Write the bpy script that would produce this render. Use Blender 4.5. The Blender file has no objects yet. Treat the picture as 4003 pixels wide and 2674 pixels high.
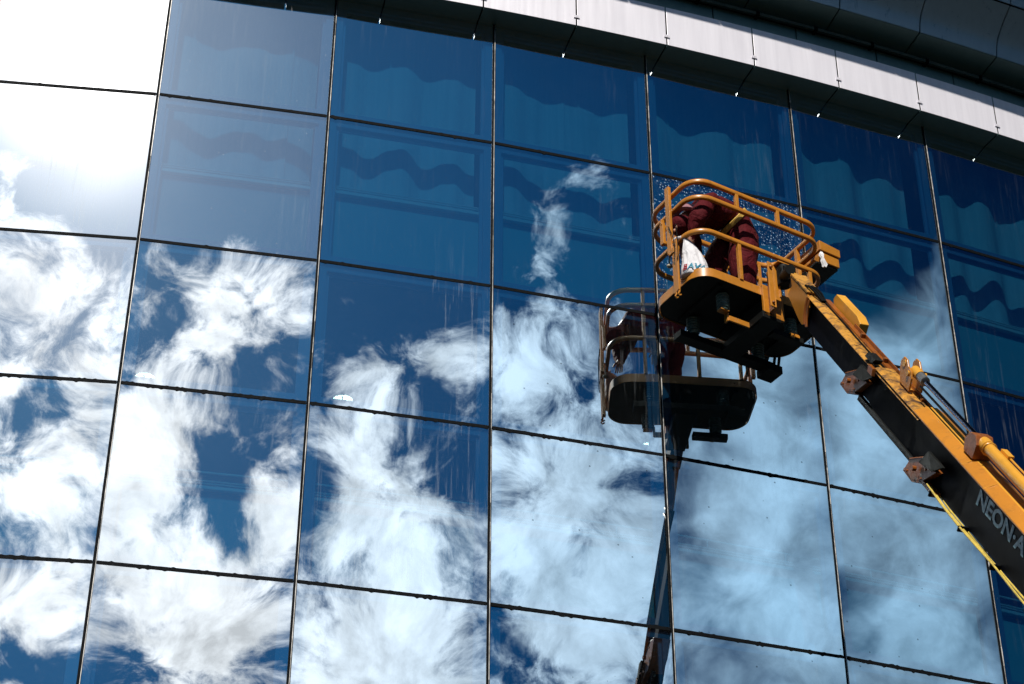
import bpy, bmesh, math, random
from math import sin, cos, pi, radians as R
from mathutils import Vector, Matrix, noise
random.seed(7)
S = bpy.context.scene
COL = S.collection
ZO = 1.6                                   # eye height; facade heights below are above the eye

# ------------------------------------------------------------------ camera
PITCH, ROLL = 0.61798545, 0.00272169
F = Vector((0, cos(PITCH), sin(PITCH))); Rv = Vector((1, 0, 0)); U = Rv.cross(F)
R2 = Rv*cos(ROLL)+U*sin(ROLL); U2 = -Rv*sin(ROLL)+U*cos(ROLL)
cam = bpy.data.cameras.new('camera'); co = bpy.data.objects.new('camera', cam); COL.objects.link(co)
cam.sensor_width = 36; cam.sensor_fit = 'HORIZONTAL'; cam.lens = 36*8106.53/4003
cam.clip_start = .1; cam.clip_end = 3000
co.matrix_world = Matrix(((R2.x, U2.x, -F.x, 0), (R2.y, U2.y, -F.y, 0), (R2.z, U2.z, -F.z, ZO), (0, 0, 0, 1)))
S.camera = co

# ------------------------------------------------------------------ node helper
class NT:
    def __init__(s, tree): s.t = tree; s.n = tree.nodes; s.l = tree.links
    def add(s, typ, **kw):
        n = s.n.new(typ)
        for k, v in kw.items(): setattr(n, k, v)
        return n
    def put(s, sock, v):
        if isinstance(v, bpy.types.NodeSocket): s.l.new(v, sock)
        elif v is not None:
            if hasattr(sock.default_value, '__len__') and not hasattr(v, '__len__'): v = (v,)*len(sock.default_value)
            if hasattr(sock.default_value, '__len__') and len(sock.default_value) == 4 and len(v) == 3: v = (*v, 1)
            sock.default_value = v
    def m(s, op, a, b=None, c=None, clamp=False):
        n = s.add('ShaderNodeMath', operation=op); n.use_clamp = clamp
        s.put(n.inputs[0], a)
        if b is not None: s.put(n.inputs[1], b)
        if c is not None: s.put(n.inputs[2], c)
        return n.outputs[0]
    def noise(s, vec, scale, detail=5, rough=.55, dist=0., dims='3D'):
        n = s.add('ShaderNodeTexNoise', noise_dimensions=dims)
        s.put(n.inputs['Vector'], vec); n.inputs['Scale'].default_value = scale; n.inputs['Detail'].default_value = detail
        n.inputs['Roughness'].default_value = rough; n.inputs['Distortion'].default_value = dist
        return n.outputs['Fac']
    def vor(s, vec, scale, feature='F1', rnd=1.):
        n = s.add('ShaderNodeTexVoronoi', feature=feature)
        s.put(n.inputs['Vector'], vec); n.inputs['Scale'].default_value = scale; n.inputs['Randomness'].default_value = rnd
        return n
    def mr(s, v, a, b, c=0., d=1., smooth=False):
        n = s.add('ShaderNodeMapRange'); n.clamp = True
        if smooth: n.interpolation_type = 'SMOOTHSTEP'
        s.put(n.inputs[0], v)
        for i, x in enumerate((a, b, c, d)): s.put(n.inputs[i+1], x)
        return n.outputs[0]
    def mix(s, f, a, b, mode='MIX'):
        n = s.add('ShaderNodeMix', data_type='RGBA', blend_type=mode)
        s.put(n.inputs[0], f); s.put(n.inputs[6], a); s.put(n.inputs[7], b); return n.outputs[2]
    def vm(s, op, a, b=None):
        n = s.add('ShaderNodeVectorMath', operation=op); s.put(n.inputs[0], a)
        if b is not None: s.put(n.inputs[1], b)
        return n.outputs[0]
    def xyz(s, v):
        n = s.add('ShaderNodeSeparateXYZ'); s.put(n.inputs[0], v); return n.outputs
    def comb(s, x, y, z):
        n = s.add('ShaderNodeCombineXYZ')
        for i, k in enumerate((x, y, z)): s.put(n.inputs[i], k)
        return n.outputs[0]
    def bump(s, h, strength=.3, dist=.01):
        n = s.add('ShaderNodeBump'); s.put(n.inputs['Height'], h)
        n.inputs['Strength'].default_value = strength; n.inputs['Distance'].default_value = dist
        return n.outputs[0]

# ------------------------------------------------------------------ sun and sky
SUN = Vector((-0.032, -0.716, 0.697)).normalized()      # direction towards the sun
SUN_EL = math.asin(SUN.z); SUN_B = math.degrees(math.atan2(SUN.x, -SUN.y))
L = bpy.data.lights.new('sun', 'SUN'); L.energy = 4.8; L.angle = R(.53); L.color = (1, .955, .88)
lo = bpy.data.objects.new('sun', L); COL.objects.link(lo); lo.rotation_euler = SUN.to_track_quat('Z', 'Y').to_euler()

W = bpy.data.worlds.new('World'); S.world = W; W.use_nodes = True
T = NT(W.node_tree); T.n.clear()
out = T.add('ShaderNodeOutputWorld'); bg = T.add('ShaderNodeBackground'); bg.inputs[1].default_value = .060
T.l.new(bg.outputs[0], out.inputs[0])
sky = T.add('ShaderNodeTexSky', sky_type='NISHITA'); sky.sun_disc = False
sky.sun_elevation = SUN_EL; sky.sun_rotation = math.atan2(SUN.x, SUN.y)
sky.altitude = 200; sky.air_density = 1.0; sky.dust_density = .4; sky.ozone_density = 3
d = T.vm('NORMALIZE', T.add('ShaderNodeTexCoord').outputs['Generated'])
x, y, z = T.xyz(d)
beta = T.m('MULTIPLY', T.m('ARCTAN2', x, T.m('MULTIPLY', y, -1)), 57.2958)      # azimuth behind the viewer
elev = T.m('MULTIPLY', T.m('ARCSINE', z), 57.2958)
sd = T.add('ShaderNodeVectorMath', operation='DOT_PRODUCT'); T.put(sd.inputs[0], d); sd.inputs[1].default_value = SUN
sang = T.m('MULTIPLY', T.m('ARCCOSINE', sd.outputs['Value']), 57.2958)
# deep polarised blue, paler round the sun, darker away from it
deep = T.mix(1., sky.outputs[0], (.012, .275, .50), 'MULTIPLY')
pale = T.mix(1., sky.outputs[0], (.17, .58, .86), 'MULTIPLY')
k1 = T.mr(sang, 2, 36, 1, 0, True)
clear = T.mix(k1, deep, pale)
clear = T.mix(T.mr(beta, 28, 66, 0, 1, True), clear, T.mix(1., clear, (.05, .26, .36), 'MULTIPLY'))
away = T.mr(T.m('ABSOLUTE', T.m('SUBTRACT', beta, 10)), 75, 120, 0, 1, True)
clear = T.mix(away, clear, T.mix(1., clear, (.03, .045, .055), 'MULTIPLY'))
# clouds: fractal noise in (azimuth, elevation) degrees, steered by soft patches
P = T.comb(beta, T.m('MULTIPLY', elev, 1.15), 3.7)
w1 = T.noise(P, .16, 3, .5); w2 = T.noise(T.vm('ADD', P, (31., 7., 2.)), .16, 3, .5)
warp = T.comb(T.m('MULTIPLY', T.m('SUBTRACT', w1, .5), 4), T.m('MULTIPLY', T.m('SUBTRACT', w2, .5), 3), 0)
PW = T.vm('ADD', P, warp)
big = T.noise(PW, .36, 14, .60, .15)
fine = T.noise(T.vm('ADD', PW, (5., 3., 3.)), 1.25, 14, .66, .9)
n = T.m('ADD', T.m('MULTIPLY', T.m('SUBTRACT', big, .5), 1.45), T.m('ADD', .5, T.m('MULTIPLY', T.m('SUBTRACT', fine, .5), .34)))
bias = T.mr(elev, 35, 39.8, .015, -.40, True)
PATCH = [(-4.4, 39.6, 1.6, 1.6, .30), (-2, 36, 4, 2.2, .24), (-2, 31.5, 3.5, 2.5, .20), (-4.3, 30.5, .9, .9, -.22), (-1, 27.3, 1.8, 1.8, .26), (-4.9, 28, 1.1, 1.5, -.32),
         (9.6, 38.8, .6, 1.3, .36), (12.3, 36, 2.3, 1.9, .36), (10, 31.5, 1.7, 2.3, .34), (13.2, 31.6, 1.2, 1.6, -.14), (14.9, 30, 1.1, 1.6, .32), (12, 27.2, 3.2, 1.9, .36),
         (22.3, 35.2, 1.3, 1.0, .06), (25.3, 34.9, 1.1, .9, .08), (23.6, 36.6, 2.6, 1.3, -.14), (26.6, 33, .8, 2.5, -.2), (23.2, 31, 2.2, 2.2, .40), (23.5, 26.8, 3.4, 2.0, .38),
         (34.9, 40.3, 1.6, 1.5, .36), (33.6, 39.0, 1.2, 1.7, .34), (33.5, 35.2, 2.8, 1.6, .28), (34, 31, 3.4, 2.8, .32), (34.5, 27, 4, 2.2, .32),
         (45.6, 34.8, 1.8, 1.5, .20), (45, 31, 3.4, 3, .28), (45, 27, 3.4, 2.2, .28), (56.6, 36.9, 1.0, .9, .20), (53.4, 38.2, 2.6, 1.6, -.22), (54, 33.6, 2.2, 1.4, .18), (53, 36.4, 3, 1.2, -.16), (54.5, 31, 2.8, 2.8, .28), (54.5, 27, 2.8, 2.2, .26),
         (65, 32, 4, 9, -.6)]
for b0, e0, sb, se, wt in PATCH:
    if not wt: continue
    qx = T.m('POWER', T.m('ABSOLUTE', T.m('DIVIDE', T.m('SUBTRACT', beta, b0), sb)), 2)
    qy = T.m('POWER', T.m('ABSOLUTE', T.m('DIVIDE', T.m('SUBTRACT', elev, e0), se)), 2)
    bias = T.m('ADD', bias, T.m('MULTIPLY', T.m('EXPONENT', T.m('MULTIPLY', T.m('ADD', qx, qy), -1)), wt))
soft = T.noise(T.vm('ADD', P, (40., 3., 0.)), .38, 4, .5, .3)
nb = T.add('ShaderNodeMix', data_type='FLOAT'); T.put(nb.inputs[0], T.mr(beta, 37, 43, 0, .85)); T.put(nb.inputs[2], n); T.put(nb.inputs[3], soft)
dens = T.mr(T.m('ADD', nb.outputs[0], bias), T.mr(beta, 36, 44, .49, .43), T.mr(beta, 36, 44, .80, .88), 0, 1, True)
dens = T.m('MULTIPLY', dens, T.mr(T.m('ABSOLUTE', T.m('SUBTRACT', beta, 22)), 42, 60, 1, .0, True))
# cloud light: brilliant near the sun, greyer and thinner away from it
lumi = T.mr(sang, 2, 54, 33, 14, False)
shade = T.mr(T.noise(T.vm('ADD', PW, (5., 90., 1.)), .55, 8, .6), .32, .66, .55, 1.12)
cc = T.mix(T.mr(beta, 14, 46, 0, 1), (1.0, .965, 1.0), (.58, .88, 1.18))
ccol = T.mix(1., cc, T.comb(*[T.m('MULTIPLY', lumi, shade)]*3), 'MULTIPLY')
cover = T.m('MULTIPLY', dens, T.mr(beta, 24, 46, 1., .76))
fin = T.mix(cover, clear, ccol)
glow = T.m('MULTIPLY', T.m('POWER', T.mr(sang, 0, 7, 1, 0), 2.0), 14)
fin = T.mix(1., fin, T.comb(glow, T.m('MULTIPLY', glow, .97), T.m('MULTIPLY', glow, .93)), 'ADD')
T.l.new(fin, bg.inputs[0])

S.view_settings.view_transform = 'Standard'; S.view_settings.look = 'None'
S.view_settings.exposure = 0; S.view_settings.gamma = 1
cy = S.cycles
cy.use_denoising = True; cy.caustics_reflective = False; cy.caustics_refractive = False
cy.max_bounces = 10; cy.transparent_max_bounces = 16; cy.glossy_bounces = 5; cy.diffuse_bounces = 3; cy.sample_clamp_indirect = 8

# ------------------------------------------------------------------ materials
def mat(name):
    m = bpy.data.materials.new(name); m.use_nodes = True; t = NT(m.node_tree)
    b = t.n['Principled BSDF']; return m, t, b
def pos(t): return t.add('ShaderNodeNewGeometry').outputs['Position']
def simple(name, col, rough=.5, metal=0., var=.15, scale=6., bump=0., spec=.5, coat=0.):
    m, t, b = mat(name); p = pos(t)
    nz = t.noise(p, scale, 6, .6)
    c2 = tuple(c*(1-var*2) for c in col)
    t.put(b.inputs['Base Color'], t.mix(t.mr(nz, .35, .65), c2, col))
    t.put(b.inputs['Roughness'], t.mr(t.noise(p, scale*2.3, 4, .6), .3, .7, rough*.85, min(1, rough*1.15)))
    b.inputs['Metallic'].default_value = metal; b.inputs['Specular IOR Level'].default_value = spec
    b.inputs['Coat Weight'].default_value = coat
    if bump: t.put(b.inputs['Normal'], t.bump(nz, bump, .004))
    return m
def paint(name, col, dirt, grime=(.05, .018, .004), chips=.5, rough=.33):
    """weathered machine paint: rust stains, speckled chips, streaky grime"""
    m, t, b = mat(name); p = pos(t)
    base = t.mix(t.mr(t.noise(p, 3., 5, .6), .3, .7), tuple(c*.82 for c in col), tuple(min(1, c*1.08) for c in col))
    g = t.mr(t.noise(p, 9., 8, .68, .6), .56-.1*dirt, .74-.1*dirt, 0, min(1, .25+.75*dirt))
    base = t.mix(g, base, grime)
    blot = t.mr(t.noise(t.vm('ADD', p, (9, 2, 4)), 13., 8, .75), .60, .68, 0, dirt*.8)
    base = t.mix(blot, base, (.03, .012, .006))
    spk = t.vor(p, 46.)
    sp = t.mr(t.m('ADD', spk.outputs['Distance'], t.m('MULTIPLY', t.noise(p, 14., 2), .3)), .20, .26, chips, 0)
    base = t.mix(sp, base, (.9, .62, .25))
    t.put(b.inputs['Base Color'], base)
    t.put(b.inputs['Roughness'], t.mr(g, 0, 1, rough, .7))
    b.inputs['Coat Weight'].default_value = .12; b.inputs['Coat Roughness'].default_value = .2
    t.put(b.inputs['Normal'], t.bump(t.noise(p, 60., 5, .7), .12, .002))
    return m

M_ORANGE = paint('orange_paint', (.56, .215, .022), .14)
M_BROWN = paint('brown_orange_paint', (.30, .085, .012), .6, chips=.15)
M_RUSTY = paint('worn_yellow_paint', (.66, .31, .05), 1.25, chips=.1)
M_YELLOW = paint('yellow_orange_paint', (.76, .36, .040), .05, chips=.12)
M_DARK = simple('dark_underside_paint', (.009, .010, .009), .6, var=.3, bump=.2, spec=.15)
M_SIDE = simple('shaded_boom_side', (.004, .005, .009), .55, var=.2, scale=4, spec=.03)  # shade on the boom side is put into this near-black colour
M_BLACK = simple('black_gasket', (.004, .005, .006), .7, var=.3, scale=30, bump=.3, spec=.08)
M_RUBBER = simple('rubber', (.10, .17, .155), .25, var=.3, scale=20, bump=.2, coat=.3)
M_CHROME = simple('chrome_rod', (.62, .66, .78), .12, 1., var=.05)
M_STEEL = simple('grey_steel', (.35, .36, .36), .35, .8, var=.1)
M_TRIM = simple('aluminium_trim', (.88, .84, .78), .35, .0, var=.3, scale=14)
M_LETTER = simple('pale_letter_film', (.22, .42, .50), .3, var=.3, scale=22)
M_INK = simple('cyan_ink', (.01, .30, .45), .6, var=.2)
M_INK_RED = simple('red_ink', (.42, .015, .03), .6, var=.2)
M_INK_NAVY = simple('navy_ink', (.01, .05, .14), .6, var=.2)
M_FRAMEIN = simple('inner_window_frame', (.30, .36, .55), .5, var=.05, scale=3)
M_WALLIN = simple('room_wall', (.10, .10, .11), .9, var=.1)
M_CEIL = simple('room_ceiling', (.16, .17, .18), .9, var=.1)
M_SPAND = simple('spandrel_board', (.24, .60, .66), .8, var=.03, scale=1.5)
M_WHITE = simple('white_metal', (.85, .85, .85), .4, var=.05)
M_BOOT = simple('boot_leather', (.02, .015, .012), .5)
M_SKIN = simple('skin', (.50, .24, .15), .5, var=.1)
M_HAIR = simple('hair', (.025, .015, .01), .6)
M_PINK = simple('pink_scarf', (.55, .25, .28), .8, var=.2)
M_BAND = simple('yellow_belt', (.80, .50, .10), .5, var=.2, scale=30)
M_TYRE = simple('tyre_rubber', (.02, .02, .02), .8, var=.2, scale=30, bump=.4)
M_HOSE_Y = simple('yellow_hose', (.80, .58, .10), .4, var=.2, scale=12)

def metal_panel(name, k, rough=.40, tint=(1, 1, 1)):
    m, t, b = mat(name); p = pos(t)
    st = t.noise(t.vm('MULTIPLY', p, (9, 9, .5)), 1.6, 5, .6)
    t.put(b.inputs['Base Color'], t.mix(t.mr(st, .35, .7), (.77*k*tint[0], .74*k*tint[1], .79*k*tint[2]), (.85*k*tint[0], .82*k*tint[1], .87*k*tint[2])))
    b.inputs['Metallic'].default_value = .15
    t.put(b.inputs['Roughness'], t.mr(st, .3, .7, rough*.88, rough*1.1))
    return m
M_PANEL = metal_panel('fascia_metal', 1.)
M_SOFFIT = metal_panel('shaded_soffit_metal', .30, .36, (.55, 1.0, .98))  # fascia metal darkened towards teal; the eave shade is in the colour
M_CANOPY = metal_panel('shaded_canopy_metal', .55, .30, (.66, .92, 1.0))  # same metal, darker and cooler; colour carries the canopy's shade

def fabric(name, col, wr=.5):
    m, t, b = mat(name); p = pos(t)
    nz = t.noise(t.vm('MULTIPLY', p, (1, 1, .7)), 9., 4, .5, 1.5)
    t.put(b.inputs['Base Color'], t.mix(t.mr(nz, .3, .7), tuple(c*.7 for c in col), col))
    b.inputs['Roughness'].default_value = .8; b.inputs['Specular IOR Level'].default_value = .15
    t.put(b.inputs['Normal'], t.bump(nz, wr, .03)); return m
M_MAROON = fabric('maroon_cloth', (.100, .006, .010), 1.)
M_BAG = fabric('white_plastic', (.88, .85, .86), .7)
M_RAG = fabric('white_cloth', (.8, .78, .78), .8)

def curtain_mat():
    m, t, b = mat('curtain_cloth'); p = pos(t)
    nz = t.noise(t.vm('MULTIPLY', p, (14, 14, .6)), 1.5, 4, .5)
    t.put(b.inputs['Base Color'], t.mix(t.mr(nz, .3, .7), (.54, .68, .72), (.66, .78, .82)))
    b.inputs['Roughness'].default_value = .95; b.inputs['Specular IOR Level'].default_value = .1
    return m
M_CURT = curtain_mat()

def glass(name, refl=.72, dirt=1., wet=0., specks=0., drips=.5):
    m = bpy.data.materials.new(name); m.use_nodes = True; t = NT(m.node_tree); t.n.clear()
    o = t.add('ShaderNodeOutputMaterial'); p = pos(t); px, py, pz = t.xyz(p)
    soft = t.noise(p, .9, 2, .5)
    nrm = t.bump(soft, .03, .012)
    h = soft
    if wet:
        dr = t.vor(t.vm('MULTIPLY', p, (1, 1, .6)), 34.)
        nrm = t.bump(t.m('ADD', t.mr(dr.outputs['Distance'], 0, .35, 1, 0), soft), .5*wet, .006)
    sharp = t.add('ShaderNodeBsdfGlossy'); sharp.distribution = 'GGX'
    t.put(sharp.inputs['Color'], (.86, .97, 1.0)); sharp.inputs['Roughness'].default_value = .0; t.put(sharp.inputs['Normal'], nrm)
    film = t.add('ShaderNodeBsdfGlossy'); film.distribution = 'GGX'
    t.put(film.inputs['Color'], (1, .97, .98)); film.inputs['Roughness'].default_value = .20
    film2 = t.add('ShaderNodeBsdfGlossy'); t.put(film2.inputs['Color'], (1, .98, .99)); film2.inputs['Roughness'].default_value = .42
    tr = t.add('ShaderNodeBsdfTransparent'); t.put(tr.inputs['Color'], (.26, .72, .92))
    lw = t.add('ShaderNodeLayerWeight'); lw.inputs['Blend'].default_value = .5
    r = t.m('ADD', t.m('MULTIPLY', t.m('POWER', lw.outputs['Facing'], 4), 1-refl), refl)
    a = t.add('ShaderNodeMixShader'); t.put(a.inputs[0], .25); t.l.new(film.outputs[0], a.inputs[1]); t.l.new(film2.outputs[0], a.inputs[2])
    b = t.add('ShaderNodeMixShader'); t.put(b.inputs[0], .030*dirt); t.l.new(sharp.outputs[0], b.inputs[1]); t.l.new(a.outputs[0], b.inputs[2])
    c = t.add('ShaderNodeMixShader'); t.put(c.inputs[0], r); t.l.new(tr.outputs[0], c.inputs[1]); t.l.new(b.outputs[0], c.inputs[2])
    # dust, drip streaks and specks lie on the outer face
    streak = t.noise(t.comb(t.m('MULTIPLY', px, 1.), 0., t.m('MULTIPLY', pz, .045)), 26., 4, .7)
    area = t.mr(t.noise(t.comb(px, 0., t.m('MULTIPLY', pz, .5)), .9, 3, .5), .48, .66)
    film_m = t.m('MULTIPLY', t.mr(streak, .54, .66), t.m('MULTIPLY', area, .30*drips))
    dust = t.mr(t.noise(p, 2.2, 6, .7), .45, .8, .0, .012*dirt)
    sv = t.vor(p, 15.); keep = t.mr(t.noise(p, 3.1, 2), .5, .56)
    dot = t.m('MULTIPLY', t.mr(sv.outputs['Distance'], .05, .085, .5, 0), keep)
    mask = t.m('ADD', film_m, t.m('ADD', dust, t.m('MULTIPLY', dot, .55*dirt)), clamp=True)
    if wet:
        wv = t.vor(t.vm('MULTIPLY', p, (1, 1, .7)), 80.)
        wk = t.mr(t.noise(p, 3.6, 5, .7), .50, .62)
        w2_ = t.vor(t.vm('MULTIPLY', p, (1, 1, .35)), 95.)
        runs = t.m('MULTIPLY', t.mr(t.noise(t.comb(px, 0., t.m('MULTIPLY', pz, .06)), 34., 3, .7), .58, .66), t.mr(t.noise(p, 5., 4, .7), .45, .6))
        dd_ = t.m('ADD', t.m('MULTIPLY', t.mr(wv.outputs['Distance'], .08, .22, .20, 0), wk), t.m('MULTIPLY', t.mr(w2_.outputs['Distance'], .12, .30, .30, 0), t.mr(t.noise(p, 3.3, 5, .7), .46, .58)))
        wd = t.m('MULTIPLY', t.m('ADD', dd_, t.m('MULTIPLY', runs, .22)), wet)
        mask = t.m('ADD', mask, wd, clamp=True)
    dif = t.add('ShaderNodeBsdfDiffuse'); t.put(dif.inputs[0], (.62, .68, .72))
    e = t.add('ShaderNodeMixShader'); t.put(e.inputs[0], mask); t.l.new(c.outputs[0], e.inputs[1]); t.l.new(dif.outputs[0], e.inputs[2])
    last = e.outputs[0]
    if specks:
        kv = t.vor(t.vm('ADD', p, (3, 1, 8)), 6.5)
        kd = t.mr(kv.outputs['Distance'], .045, .07, specks, 0)
        bd = t.add('ShaderNodeBsdfDiffuse'); t.put(bd.inputs[0], (.01, .02, .025))
        g = t.add('ShaderNodeMixShader'); t.put(g.inputs[0], kd); t.l.new(last, g.inputs[1]); t.l.new(bd.outputs[0], g.inputs[2]); last = g.outputs[0]
    t.l.new(last, o.inputs[0]); return m
G_PLAIN = glass('reflective_glass', dirt=.25, drips=.12)
G_HAZE = glass('hazy_reflective_glass', dirt=1.5, drips=.3)
G_DIRTY = glass('dusty_reflective_glass', dirt=.4, drips=1.0)
G_SPECK = glass('speckled_reflective_glass', dirt=.25, specks=.55, drips=.3)
G_WET = glass('wet_reflective_glass', wet=1., dirt=.3, drips=.3)
G_SUN = glass('sunstruck_dusty_glass', dirt=.85, drips=1.4)

# ------------------------------------------------------------------ mesh builder
class MB:
    def __init__(s): s.v = []; s.f = []; s.mi = []
    def add(s, vs, fs, mi=0):
        o = len(s.v); s.v += [tuple(v) for v in vs]; s.f += [tuple(i+o for i in f) for f in fs]; s.mi += [mi]*len(fs); return s
    def hexa(s, c8, mi=0):
        return s.add(c8, [(0, 3, 2, 1), (4, 5, 6, 7), (0, 1, 5, 4), (1, 2, 6, 5), (2, 3, 7, 6), (3, 0, 4, 7)], mi)
    def box(s, a, b, mi=0, fr=None):
        fr = fr or (lambda x, y, z: Vector((x, y, z)))
        x0, y0, z0 = a; x1, y1, z1 = b
        return s.hexa([fr(*p) for p in ((x0, y0, z0), (x1, y0, z0), (x1, y1, z0), (x0, y1, z0), (x0, y0, z1), (x1, y0, z1), (x1, y1, z1), (x0, y1, z1))], mi)
    def loft(s, rings, closed=False, caps=True, mi=0):
        n = len(rings[0]); vs = [p for r in rings for p in r]; fs = []
        k = len(rings)
        for i in range(k if closed else k-1):
            for j in range(n):
                a = i*n+j; b = i*n+(j+1) % n; c = ((i+1) % k)*n+(j+1) % n; d_ = ((i+1) % k)*n+j
                fs.append((a, b, c, d_))
        if caps and not closed: fs += [tuple(range(n))[::-1], tuple((k-1)*n+j for j in range(n))]
        return s.add(vs, fs, mi)
    def tube(s, pts, r, n=10, closed=False, caps=True, mi=0, sq=None):
        pts = [Vector(p) for p in pts]; rings = []; k = len(pts); up = None
        rr = r if isinstance(r, (list, tuple)) else [r]*k
        for i, p in enumerate(pts):
            if closed: t_ = pts[(i+1) % k]-pts[i-1]
            else: t_ = pts[min(i+1, k-1)]-pts[max(i-1, 0)]
            t_.normalize()
            if up is None: up = Vector((0, 0, 1)) if abs(t_.z) < .9 else Vector((0, 1, 0))
            a = t_.cross(up).normalized(); b = a.cross(t_).normalized(); up = b
            if sq: rings.append([p+a*x_+b*y_ for x_, y_ in sq])
            else: rings.append([p+(a*cos(2*pi*j/n)+b*sin(2*pi*j/n))*rr[i] for j in range(n)])
        return s.loft(rings, closed, caps, mi)
    def prism(s, poly, depth, mi=0):
        """poly: 3-D points of a flat outline; depth: vector"""
        n = len(poly); a = [Vector(p) for p in poly]; b = [p+Vector(depth) for p in a]
        return s.add(a+b, [tuple(range(n))[::-1], tuple(range(n, 2*n))]+[(i, (i+1) % n, n+(i+1) % n, n+i) for i in range(n)], mi)
    def build(s, name, mats, parent=None, smooth=False, base=None, bevel=0., ang=35):
        me = bpy.data.meshes.new(name)
        off = Vector(parent['_base']) if parent is not None else (Vector(base) if base else Vector((0, 0, 0)))
        me.from_pydata([Vector(v)-off for v in s.v], [], s.f); me.update()
        bm = bmesh.new(); bm.from_mesh(me); bmesh.ops.recalc_face_normals(bm, faces=bm.faces); bm.to_mesh(me); bm.free()
        mats = mats if isinstance(mats, (list, tuple)) else [mats]
        for m_ in mats: me.materials.append(m_)
        for p_, i in zip(me.polygons, s.mi): p_.material_index = i
        ob = bpy.data.objects.new(name, me); COL.objects.link(ob)
        if parent is not None: ob.parent = parent
        else: ob.location = off
        ob['_base'] = list(off)
        if smooth:
            for p_ in me.polygons: p_.use_smooth = True
            me.set_sharp_from_angle(angle=R(ang))
        if bevel:
            bv = ob.modifiers.new('bevel', 'BEVEL'); bv.width = bevel; bv.segments = 2; bv.limit_method = 'ANGLE'; bv.angle_limit = R(40)
        return ob
def thing(name, label, cat, base, group=None):
    o = bpy.data.objects.new(name, None); COL.objects.link(o); o.location = base; o['_base'] = list(base)
    o.empty_display_size = .2
    return tag(o, label, cat, group)
def tag(o, label, cat, group=None):
    o['label'] = label; o['category'] = cat
    if group: o['group'] = group
    return o

# ------------------------------------------------------------------ ground
mG, tG, bG = mat('asphalt'); pG = pos(tG)
tG.put(bG.inputs['Base Color'], tG.mix(tG.mr(tG.noise(pG, .8, 8, .65), .35, .65), (.012, .017, .016), (.022, .028, .027)))
bG.inputs['Roughness'].default_value = .9
tG.put(bG.inputs['Normal'], tG.bump(tG.noise(pG, 60, 4, .7), .5, .01))
g = MB(); g.add([(-900, -900, 0), (900, -900, 0), (900, 900, 0), (-900, 900, 0)], [(0, 1, 2, 3)])
go = g.build('ground', mG); go['kind'] = 'structure'

# ------------------------------------------------------------------ facade geometry
W_ = 1.6
ANG = [0.083, 0.11487409, 0.19168438, 0.23647479, 0.28077505, 0.32347607, 0.36518383, 0.4086, 0.4520, 0.4954]   # facet directions, left to right
A0 = Vector((-2.0700144*W_, 9.0302611*W_, 0))
MP = [A0-Vector((cos(ANG[1]), sin(ANG[1]), 0))*W_]
MP = [MP[0]-Vector((cos(ANG[0]), sin(ANG[0]), 0))*W_]+MP+[A0]
for a in ANG[2:]: MP.append(MP[-1]+Vector((cos(a), sin(a), 0))*W_)
NC = len(ANG)
H = [16.26, 13.101+ZO, 11.379+ZO, 9.842+ZO, 8.114+ZO, 6.56+ZO, 4.85+ZO]      # soffit, then transoms downwards
def nrm2(a): return Vector((sin(a), -cos(a), 0))
def line_off(off):
    """facade polyline offset outwards"""
    pts = []
    for i in range(NC+1):
        if i == 0: n_ = nrm2(ANG[0]); k = 1
        elif i == NC: n_ = nrm2(ANG[-1]); k = 1
        else:
            n_ = (nrm2(ANG[i-1])+nrm2(ANG[i])).normalized(); k = 1/n_.dot(nrm2(ANG[i]))
        pts.append(MP[i]+n_*off*k)
    return pts
def band(o0, o1, z0, z1, mb=None, mi=0):
    mb = mb or MB(); a = line_off(o0); b = line_off(o1)
    rings = [[Vector((p.x, p.y, z0)), Vector((q.x, q.y, z0)), Vector((q.x, q.y, z1)), Vector((p.x, p.y, z1))] for p, q in zip(a, b)]
    return mb.loft(rings, mi=mi)

BLD = thing('office_building', 'curved office building with blue mirror glass facade under a metal clad eave', 'building', (1.3, 16.5, 0))

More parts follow.
